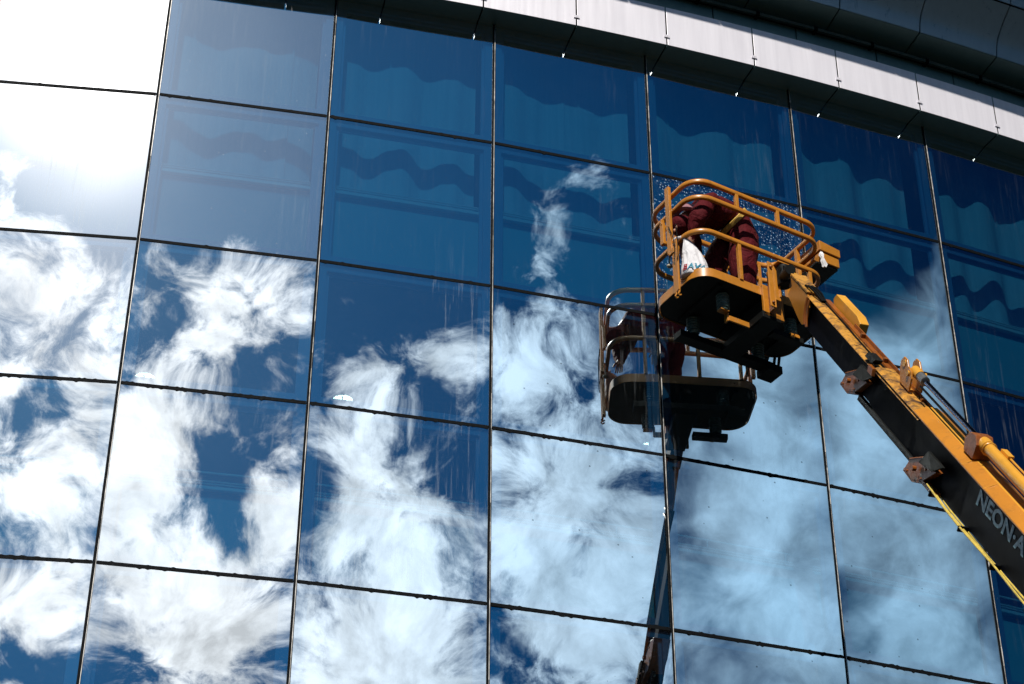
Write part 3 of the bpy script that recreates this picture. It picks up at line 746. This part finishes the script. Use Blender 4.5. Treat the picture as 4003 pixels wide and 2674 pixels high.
outb['label'] = 'base boom section with pale letters on its dark side'
# seam welds on the base boom
for l_ in (1.05, 1.49, 3.2, 4.6):
    MB().tube([K(l_, -.002, .006), K(l_+.01, .04, -.025), K(l_, .085, -.048)], .004, 6).build('weld_seam', M_YELLOW, outb, True)
# cable tray along the top of the fly section
tr = MB(); tr.box((-3.0, .112, .0), (.05, .156, .022), 0, Kf); tr.box((-2.2, .150, -.030), (.05, .160, .0), 0, Kf)
tro = tr.build('cable_tray', M_BROWN, LIFT, bevel=.002)
for l_ in (-1.9, -1.25, -.75, -.28): MB().box((l_, .118, -.035), (l_+.04, .150, .0), 0, Kf).build('tray_clip', M_BROWN, tro, bevel=.003)
hs = MB()
hs.tube([K(-3.1+.3*k, .092+.004*sin(k), .010-.003*cos(k*2)) for k in range(11)], .008, 8); hs.build('hose', M_BLACK, tro, True)
# collars wrapping the side of each section end
def collar(l0, b0, b1, l1, nm):
    mb = MB()
    o = [(l0, b1-.005), (l0+.20, b1), (l0+.36, b1-.055), (l0+.58, b1-.228), (l0+.28, b1-.226), (l0+.06, b1-.125)]
    mb.prism([K(l, -.020, b) for l, b in o], -BM*.055)
    mb.prism([K(l, -.020, b) for l, b in ((l0, b1-.03), (l0+.20, b1-.02), (l0+.36, b1-.075), (l0+.40, b1-.06), (l0+.21, b1+.004), (l0-.01, b1-.002))], -BM*.17)
    ob = mb.build(nm, M_BROWN, LIFT, bevel=.004)  # brown tone also stands for the shade over half of each plate
    for (dl, db, r_) in ((.25, -.12, .020), (.12, -.05, .009), (.40, -.10, .009), (.44, -.19, .009)):
        bb = MB(); c = K(l0+dl, -.036, b1+db); cyl(bb, c, c+BM*(.03 if r_ > .01 else .012), r_, 10); bb.build('bolt', M_BROWN, ob, True)
    MB().tube([K(l0+.06, -.020, b1-.125), K(l0+.28, -.020, b1-.226), K(l0+.58, -.020, b1-.228)], .007, 6).build('weld_seam', M_BROWN, ob, True)
    MB().prism([K(l0+.30, -.05, b1-.19), K(l0+.56, -.05, b1-.225), K(l0+.66, -.02, b1-.30), K(l0+.34, -.02, b1-.30)], -BM*.02).build('gusset', M_DARK, ob)
    return ob
collar(-1.62, .285, .366, -1.16, 'boom_collar'); collar(.16, .33, .431, .62, 'boom_collar')
MB().prism([K(l, -.03, b) for l, b in ((-1.10, -.0), (-.98, -.0), (-.96, .06), (-1.08, .06))], -BM*.03).build('wear_pad_holder', M_BROWN, LIFT, bevel=.003)
MB().prism([K(l, -.006, b) for l, b in ((-1.30, -.004), (-1.10, -.004), (-1.05, -.055), (-1.25, -.055))], -BM*.07).build('wear_pad', M_DARK, LIFT, bevel=.003)
# toothed chain along the lower edge
cn = MB()
for k in range(60):
    l_ = -1.25+k*.0255; cn.box((l_, .015, .345), (l_+.015, .05, .360), 0, Kf)
cn.box((-1.25, .017, .315), (.26, .048, .346), 0, Kf); cn.build('drive_chain', M_DARK, LIFT)
# bundled hoses under the base boom
hb = MB()
for q, (a_, b_) in enumerate(((-.026, .350), (.000, .368), (.036, .378))):
    hb.tube([K(.66+.35*k, a_+.004*sin(k*2.+q), b_+(.004*sin(k*1.1+q*2) if k else -.02)) for k in range(30)], .0075, 8)
hbo = hb.build('hydraulic_hose', M_HOSE_Y, LIFT, True)
for k in range(9):
    l_ = .75+.62*k; MB().box((l_, -.036, .345), (l_+.02, .050, .388), 0, Kf).build('hose_clamp', M_BLACK, hbo, bevel=.003)
MB().box((.45, -.02, .345), (.80, .08, .375), 0, Kf).build('hose_guide', M_BROWN, LIFT, bevel=.003)
# lettering on the dark side
cu = bpy.data.curves.new('lettering', 'FONT'); cu.body = 'NEON\u00b7A'; cu.size = .158; cu.extrude = .001; cu.offset = .0045; cu.space_character = 1.0
cu.resolution_u = 4
tmp = bpy.data.objects.new('tmp', cu); COL.objects.link(tmp); bpy.context.view_layer.update()
tme = bpy.data.meshes.new_from_object(tmp.evaluated_get(bpy.context.evaluated_depsgraph_get())); bpy.data.objects.remove(tmp)
mb = MB(); wx = 1.45
mb.add([K(1.375+v.co.x*wx, .0295-v.co.z, .158-v.co.y) for v in tme.vertices], [tuple(p.vertices) for p in tme.polygons])
mb.build('lettering', M_LETTER, outb)
# jib head plates at the tip of the fly section
hp = [(-3.78, .018), (-3.075, .022), (-3.00, .10), (-2.99, .262), (-3.07, .285), (-3.175, .279), (-3.70, .187), (-3.65, .084)]
jh = MB(); jh.prism([K(l, .004, b) for l, b in hp], -BM*.018); jh.prism([K(l, .125, b) for l, b in hp], -BM*.018)
jho = jh.build('jib_head', M_ORANGE, LIFT, bevel=.003)
jt = MB(); jt.box((-3.76, .0, -.004), (-3.15, .130, .014), 0, Kf); jt.build('jib_top_plate', M_RUSTY, jho, bevel=.003)
jd = MB()
for q, l_ in enumerate((-3.05, -2.98)):
    jd.tube([K(l_-.02, -.008, .03), K(l_+.00, -.012, .10), K(l_+.04, -.012, .18), K(l_+.10, -.010, .25)], .012, 8)
jd.build('hose', M_BROWN, jho, True)
ja = MB()
for q in range(3): ja.tube([K(-3.35, .03+.025*q, -.01), K(-3.2, .03+.025*q, -.035), K(-3.05, .04+.025*q, -.03), K(-2.9, .07+.012*q, .0)], .010, 8)
ja.build('hose', M_BLACK, jho, True)
jr = MB(); jr.box((-3.9, .05, .03), (-3.6, .17, .16), 0, Kf); jr.build('jib_pivot', M_DARK, jho, bevel=.01)
# cover box on the far side of the fly section
cvb = MB(); cvb.prism([K(l, .165, b) for l, b in ((-2.95, -.03), (-2.90, -.085), (-2.25, -.085), (-2.12, -.055), (-2.12, .03), (-2.9, .03))], -BM*.08)
cvb.build('cover_box', M_YELLOW, LIFT, bevel=.005)
# lifting cylinder on top of the boom
ca, cb_ = .120, -.165
lg = MB()
lug = [(-.62, -.03), (-.70, -.12), (-.72, -.18), (-.68, -.225), (-.60, -.225), (-.54, -.19), (-.46, -.175), (-.42, -.13), (-.40, -.03)]
for a_ in (.065, .155): lg.prism([K(l, a_, b) for l, b in lug], -BM*.014)
lgo = lg.build('cylinder_lug', M_ORANGE, LIFT, bevel=.003)
eye = MB(); cyl(eye, K(-.50, .055, cb_+.02), K(-.50, .195, cb_+.02), .022, 14); cyl(eye, K(-.63, .060, -.185), K(-.63, .067, -.185), .026, 16); eye.build('lug_pin', M_YELLOW, lgo, True)
hd = MB(); cyl(hd, K(-.54, ca, cb_), K(-.40, ca, cb_), .040, 18); hd.build('rod_head', M_YELLOW, LIFT, True)
hd = MB(); cyl(hd, K(-.40, ca, cb_), K(-.28, ca, cb_), .036, 18); hd.build('rod_collar', M_STEEL, LIFT, True)
hd = MB(); cyl(hd, K(-.28, ca, cb_), K(1.0, ca, cb_), .020, 18); hd.build('piston_rod', M_CHROME, LIFT, True)
hd = MB(); cyl(hd, K(-.25, ca-.035, cb_+.035), K(1.0, ca-.035, cb_+.035), .009, 10); hd.build('guide_rod', M_BLACK, LIFT, True)
hd = MB(); hd.tube([K(.98, ca, cb_), K(1.0, ca, cb_), K(1.03, ca, cb_), K(1.10, ca, cb_), K(1.105, ca, cb_), K(3.0, ca, cb_), K(5.4, ca, cb_)], [.030, .046, .050, .050, .043, .043, .043], 24)
cyb = hd.build('cylinder_barrel', M_YELLOW, LIFT, True)
hd = MB()
for l_ in (1.13,): hd.tube([K(l_, ca+.047*cos(a), cb_+.047*sin(a)) for a in [2*pi*k/24 for k in range(24)]], .006, 6, closed=True, caps=False)
hd.tube([K(1.35, ca+.055, cb_-.03), K(1.7, ca+.055, cb_-.03), K(1.72, ca+.05, cb_-.04), K(4.5, ca+.05, cb_-.04)], .008, 7)
hd.box((1.22, ca+.035, cb_-.05), (1.36, ca+.075, cb_-.015), 0, Kf); hd.build('hydraulic_pipe', M_YELLOW, cyb, True)
sd_ = MB(); sd_.prism([K(l, .055, b) for l, b in ((.88, -.05), (.84, -.13), (.90, -.20), (1.0, -.215), (1.06, -.16), (1.06, -.05))], -BM*.13); sd_.build('cylinder_saddle', M_BROWN, LIFT, bevel=.004)
sd_ = MB(); sd_.prism([K(l, .06, b) for l, b in ((5.3, -.04), (5.3, -.22), (5.5, -.22), (5.6, -.04))], -BM*.13); sd_.build('cylinder_saddle', M_BROWN, LIFT, bevel=.004)

# ------------------------------------------------------------------ carrier on the ground, below the picture
CXb, CYb = K(10.9, .14, .17).x, K(10.9, .14, .17).y
def Cf(x, y, z): return Vector((CXb+x*.93+y*.36, CYb-x*.36+y*.93, z))
ch = MB(); ch.prism([Cf(x_, -1.9, z_) for x_, z_ in ((-.75, .45), (.75, .45), (.85, .62), (.7, .85), (-.7, .85), (-.85, .62))], Cf(0, 3.8, 0)-Cf(0, 0, 0))
cho = ch.build('chassis', M_ORANGE, LIFT, bevel=.02)
tt_ = MB(); n = 28; tt_.loft([[Cf(r_*cos(2*pi*k/n), r_*sin(2*pi*k/n), z_) for k in range(n)] for r_, z_ in ((.55, .86), (.55, .98), (.45, 1.0))]); tt_.build('turntable', M_DARK, LIFT, True)
tw = MB()
for x_ in (-.28, .20): tw.prism([Cf(x_, y_, z_) for y_, z_ in ((-.5, 1.0), (.5, 1.0), (.35, 1.45), (.1, 1.72), (-.2, 1.6))], Cf(.06, 0, 0)-Cf(0, 0, 0))
tw.build('boom_cradle', M_ORANGE, LIFT, bevel=.01)
for x_ in (-.86, .86):
    for y_ in (-1.35, 1.35):
        wt = MB(); sgn = 1 if x_ > 0 else -1
        prof = [(.20, 0), (.40, .0), (.44, .04), (.44, .22), (.40, .26), (.20, .26)]
        wt.loft([[Cf(x_+sgn*w_, y_+r_*cos(2*pi*k/28), .44+r_*sin(2*pi*k/28)) for k in range(28)] for r_, w_ in prof], closed=True, caps=False)
        wo = wt.build('tyre', M_TYRE, LIFT, True)
        rm = MB(); rm.loft([[Cf(x_+sgn*w_, y_+r_*cos(2*pi*k/28), .44+r_*sin(2*pi*k/28)) for k in range(28)] for r_, w_ in ((.205, .03), (.205, .23), (.15, .20), (.08, .21), (.08, .24))]); rm.build('rim', M_WHITE, wo, True)

# ------------------------------------------------------------------ rag on the control box
rg_ = MB(); P_ = [(10.225, 11.565, 11.815, .012), (10.215, 11.555, 11.775, .022), (10.225, 11.555, 11.74, .012), (10.222, 11.55, 11.70, .020), (10.24, 11.55, 11.665, .024), (10.232, 11.552, 11.635, .016)]
rings = [[B(s_, t_, z_)+Vector((w_*cos(2*pi*k/10)*(1+.35*sin(k*3.)), .4*w_*sin(2*pi*k/10), .006*sin(k*2.+i))) for k in range(10)] for i, (s_, t_, z_, w_) in enumerate(P_)]
rg_.loft(rings); ro = rg_.build('rag', M_RAG, None, True, base=tuple(B(10.225, 11.56, 11.64)), ang=60)
tag(ro, 'small crumpled white rag hanging from the orange control box', 'rag')

# ------------------------------------------------------------------ plastic bag
bg_ = MB(); prof = [(10.993, .100, .10, 8.805), (11.03, .118, .108, 8.82), (11.10, .125, .10, 8.83), (11.18, .112, .09, 8.83), (11.26, .095, .075, 8.815), (11.33, .074, .055, 8.795), (11.385, .050, .035, 8.775), (11.42, .030, .022, 8.755), (11.435, .026, .018, 8.735)]
prof = [(z_, a_*1.12, b_, s_) for z_, a_, b_, s_ in prof]
n = 44; rings = []
for i, (z_, a_, b_, s_) in enumerate(prof):
    fold = .10+.12*min(1, i/6)
    rings.append([B(s_+a_*cos(2*pi*k/n)*(1+fold*.5*noise.noise(Vector((k*.9, i*.35, 0)))), 11.66+b_*sin(2*pi*k/n)*(1+fold*noise.noise(Vector((k*1.1, i*.4, 5)))), z_) for k in range(n)])
bg_.loft(rings)
bag = bg_.build('plastic_bag', M_BAG, None, True, base=tuple(B(8.83, 11.66, 10.99)), ang=80)
sub_ = bag.modifiers.new('sub', 'SUBSURF'); sub_.levels = 1; sub_.render_levels = 2
tag(bag, 'white plastic carrier bag with blue letters tied to the platform rail', 'bag')
kt = MB(); kt.tube([B(8.735, 11.655, 11.43), B(8.72, 11.69, 11.455), B(8.70, 11.74, 11.47), B(8.69, 11.78, 11.468)], [.022, .020, .017, .008], 10)
kt.tube([B(8.735, 11.655, 11.43), B(8.76, 11.62, 11.47), B(8.775, 11.60, 11.50)], [.014, .012, .004], 8)
kt.build('knot', M_BAG, bag, True)
# letters wrapped on the near side of the bag
def bag_point(ang, z_):
    for (za, a1, b1, s1), (zb2, a2, b2, s2) in zip(prof[:-1], prof[1:]):
        if za <= z_ <= zb2:
            f_ = (z_-za)/(zb2-za); a_ = a1+(a2-a1)*f_; b_ = b1+(b2-b1)*f_; s_ = s1+(s2-s1)*f_
            return B(s_+(a_+.006)*cos(ang), 11.66+(b_+.012)*sin(ang), z_)
    return B(prof[0][3]+prof[0][1]*cos(ang), 11.66+prof[0][2]*sin(ang), z_)
def letters(txt, size, x0, z0, m_, nm):
    cu = bpy.data.curves.new(nm, 'FONT'); cu.body = txt; cu.size = size; cu.extrude = .0006; cu.offset = size*.02; cu.shear = .25; cu.resolution_u = 3
    tmp = bpy.data.objects.new('tmp', cu); COL.objects.link(tmp); bpy.context.view_layer.update()
    tme = bpy.data.meshes.new_from_object(tmp.evaluated_get(bpy.context.evaluated_depsgraph_get())); bpy.data.objects.remove(tmp)
    mb = MB()
    mb.add([bag_point(-pi*.97+(x0+v.co.x)/.125, z0+v.co.y)+Vector((0, -v.co.z, 0)) for v in tme.vertices], [tuple(p.vertices) for p in tme.polygons])
    mb.build(nm, m_, bag)
letters('B', .085, .0, 11.045, M_INK_RED, 'printed_letter'); letters('AVAT', .085, .050, 11.045, M_INK, 'printed_letter')
letters('soc', .028, .01, 11.012, M_INK_NAVY, 'printed_letter')

# ------------------------------------------------------------------ person
def skin_mesh(nodes, edges, root=0, sub=2):
    me = bpy.data.meshes.new('body'); me.from_pydata([n_[0] for n_ in nodes], edges, []); me.update()
    ob = bpy.data.objects.new('tmpb', me); COL.objects.link(ob)
    sk = ob.modifiers.new('skin', 'SKIN'); sk.use_smooth_shade = True
    for i, n_ in enumerate(nodes):
        r_ = n_[1]; me.skin_vertices[0].data[i].radius = r_ if isinstance(r_, tuple) else (r_, r_)
        me.skin_vertices[0].data[i].use_root = (i == root)
    ss = ob.modifiers.new('s', 'SUBSURF'); ss.levels = sub
    bpy.context.view_layer.update()
    dg = bpy.context.evaluated_depsgraph_get(); m2 = bpy.data.meshes.new_from_object(ob.evaluated_get(dg)); bpy.data.objects.remove(ob); return m2
base = B(9.40, 11.80, 10.985)
nodes = []; idx = {}
def nd(key, s_, t_, z_, r_): idx[key] = len(nodes); nodes.append((B(s_, t_, z_)-base, r_)); return idx[key]
nd('pelvis', 9.43, 11.80, 11.915, (.190, .170)); nd('waist', 9.30, 11.79, 11.985, (.185, .165)); nd('chest', 9.12, 11.79, 11.965, (.215, .185)); nd('upper', 8.95, 11.79, 11.915, (.190, .155)); nd('neck', 8.87, 11.80, 11.83, .062)
nd('head0', 8.84, 11.81, 11.765, .078); nd('head1', 8.815, 11.815, 11.70, .086); nd('head2', 8.81, 11.815, 11.64, .066)
nd('shN', 8.98, 11.63, 11.90, .100); nd('elN', 8.86, 11.62, 11.70, .095); nd('wrN', 8.86, 11.72, 11.54, .044)
nd('shF', 9.02, 11.98, 11.88, .110); nd('elF', 9.12, 12.09, 11.66, .112); nd('wrF', 9.17, 12.09, 11.42, .052)
nd('hipN', 9.45, 11.71, 11.86, .140); nd('thN', 9.44, 11.70, 11.66, (.165, .135)); nd('knN', 9.39, 11.70, 11.46, (.150, .125)); nd('shinN', 9.41, 11.71, 11.26, (.140, .12)); nd('anN', 9.44, 11.72, 11.09, .088)
nd('hipF', 9.42, 11.91, 11.86, .135); nd('thF', 9.34, 11.98, 11.66, .130); nd('knF', 9.26, 12.02, 11.46, .118); nd('shinF', 9.24, 12.03, 11.26, .108); nd('anF', 9.24, 12.03, 11.09, .08)
E_ = [('pelvis', 'waist'), ('waist', 'chest'), ('chest', 'upper'), ('upper', 'neck'), ('neck', 'head0'), ('head0', 'head1'), ('head1', 'head2'),
      ('upper', 'shN'), ('shN', 'elN'), ('elN', 'wrN'), ('upper', 'shF'), ('shF', 'elF'), ('elF', 'wrF'),
      ('pelvis', 'hipN'), ('hipN', 'thN'), ('thN', 'knN'), ('knN', 'shinN'), ('shinN', 'anN'), ('pelvis', 'hipF'), ('hipF', 'thF'), ('thF', 'knF'), ('knF', 'shinF'), ('shinF', 'anF')]
edges = [(idx[a], idx[b]) for a, b in E_]
# hands: palm and five fingers each
for side, wk, dirv in (('N', 'wrN', Vector((-.25, .15, -.95))), ('F', 'wrF', Vector((.05, -.2, -.97)))):
    w_ = nodes[idx[wk]][0]; dirv.normalize(); sd = Vector((.8, .55, 0)).normalized(); nn_ = dirv.cross(sd)
    idx['pm'+side] = len(nodes); nodes.append((w_+dirv*.055, (.036, .018))); edges.append((idx[wk], idx['pm'+side]))
    for q, (off, ln) in enumerate(((-.030, .070), (-.010, .080), (.010, .076), (.028, .062))):
        i0 = len(nodes); b0 = w_+dirv*.095+sd*off
        nodes.append((b0, .0095)); nodes.append((b0+dirv*ln*.5+nn_*.010, .0085)); nodes.append((b0+dirv*ln*.85+nn_*.034, .007))
        edges += [(idx['pm'+side], i0), (i0, i0+1), (i0+1, i0+2)]
    i0 = len(nodes); nodes.append((w_+dirv*.05-sd*.045, .012)); nodes.append((w_+dirv*.085-sd*.062+nn_*.02, .009)); edges += [(idx['pm'+side], i0), (i0, i0+1)]
bme = skin_mesh(nodes, edges, 0, 2)
skin_keys = {'head0', 'head1', 'head2', 'neck'}
bones = [(nodes[a][0], nodes[b][0], a, b) for a, b in edges]
skinset = {idx[k] for k in ('head0', 'head1', 'head2', 'neck')} | set(range(idx['pmN'], len(nodes)))
bme.materials.clear(); bme.materials.append(M_MAROON); bme.materials.append(M_SKIN)
for p_ in bme.polygons:
    c = p_.center; best = 9; bi = None
    for a, b, ia, ib in bones:
        ab = b-a; t_ = max(0, min(1, (c-a).dot(ab)/ab.length_squared)); dd = (a+ab*t_-c).length
        if dd < best: best = dd; bi = (ia, ib, t_)
    p_.material_index = 1 if (bi[0] in skinset and bi[1] in skinset) or (bi[1] in skinset and bi[2] > .75) else 0
    p_.use_smooth = True
# cloth folds as real relief
nm_ = [v.normal.copy() for v in bme.vertices]
cl_v = set(i for p_ in bme.polygons if p_.material_index == 0 for i in p_.vertices); sk_v = set(i for p_ in bme.polygons if p_.material_index == 1 for i in p_.vertices)
for i, v in enumerate(bme.vertices):
    if i in cl_v and i not in sk_v:
        q = v.co*1.0
        k = .011*(noise.noise(Vector((q.x*13+q.z*7, q.y*12, q.z*9-q.x*6)))+.5*noise.noise(Vector((q.x*30+q.z*12, q.y*28, q.z*16))))
        v.co += nm_[i]*k*1.35
per = bpy.data.objects.new('person', bme); COL.objects.link(per); per.location = base; per['_base'] = list(base)
tag(per, 'person in maroon work clothes bent forward over the platform rail', 'person')
# belt
bl = MB(); ax = (B(9.30, 11.79, 12.0)-B(9.42, 11.80, 11.915)).normalized(); c0 = B(9.375, 11.795, 11.952)
sx = Vector((-SA, CA, 0)); sy = ax.cross(sx).normalized(); n = 40
def oval(k, rx, ry, o): return [c0+ax*o+sx*rx*cos(2*pi*j/n)+sy*ry*sin(2*pi*j/n) for j in range(n)]
bl.loft([oval(0, .190, .180, -.026), oval(0, .198, .186, -.020), oval(0, .198, .186, .020), oval(0, .190, .180, .026)]); bl.build('belt', M_BAND, per, True)
hr = MB(); hc = B(8.815, 11.815, 11.715); ball(hr, hc, .105, (1, 1, .95), 20, 12)
hr.build('hood', M_MAROON, per, True)
# face features under the hair, looking down at the rail
hd0 = B(8.81, 11.815, 11.65)
ball(MB(), hd0+Vector((-.060, -.05, -.03)), .014, (1, 1, 1.4), 10, 7).build('nose', M_SKIN, per, True)
for q_ in ((-.045, -.082, -.02), (-.02, .082, -.02)): ball(MB(), hd0+Vector(q_), .016, (.6, 1, 1.5), 10, 7).build('ear', M_SKIN, per, True)
sc = MB(); sc.tube([B(8.86, 11.78, 11.86)+Vector((.105*cos(a), .085*sin(a), .03*sin(a*2)+.05*cos(a))) for a in [2*pi*k/16 for k in range(16)]], .034, 8, closed=True, caps=False); sc.build('scarf', M_PINK, per, True)
for (s_, t_) in ((9.44, 11.72), (9.24, 12.03)):
    b_ = MB(); rings = []
    for (ds, hw_, zt_) in ((.07, .035, .09), (.05, .045, .12), (0, .046, .13), (-.08, .048, .085), (-.14, .048, .06), (-.185, .035, .045), (-.20, .018, .03)):
        rings.append([B(s_+ds, t_+hw_*x_, 10.986+zt_*z_) for x_, z_ in ((-1, 0), (1, 0), (1.02, .5), (.7, 1), (-.7, 1), (-1.02, .5))])
    b_.loft(rings); b_.build('boot', M_BOOT, per, True, ang=50)

for o in S.objects:
    if '_base' in o: del o['_base']
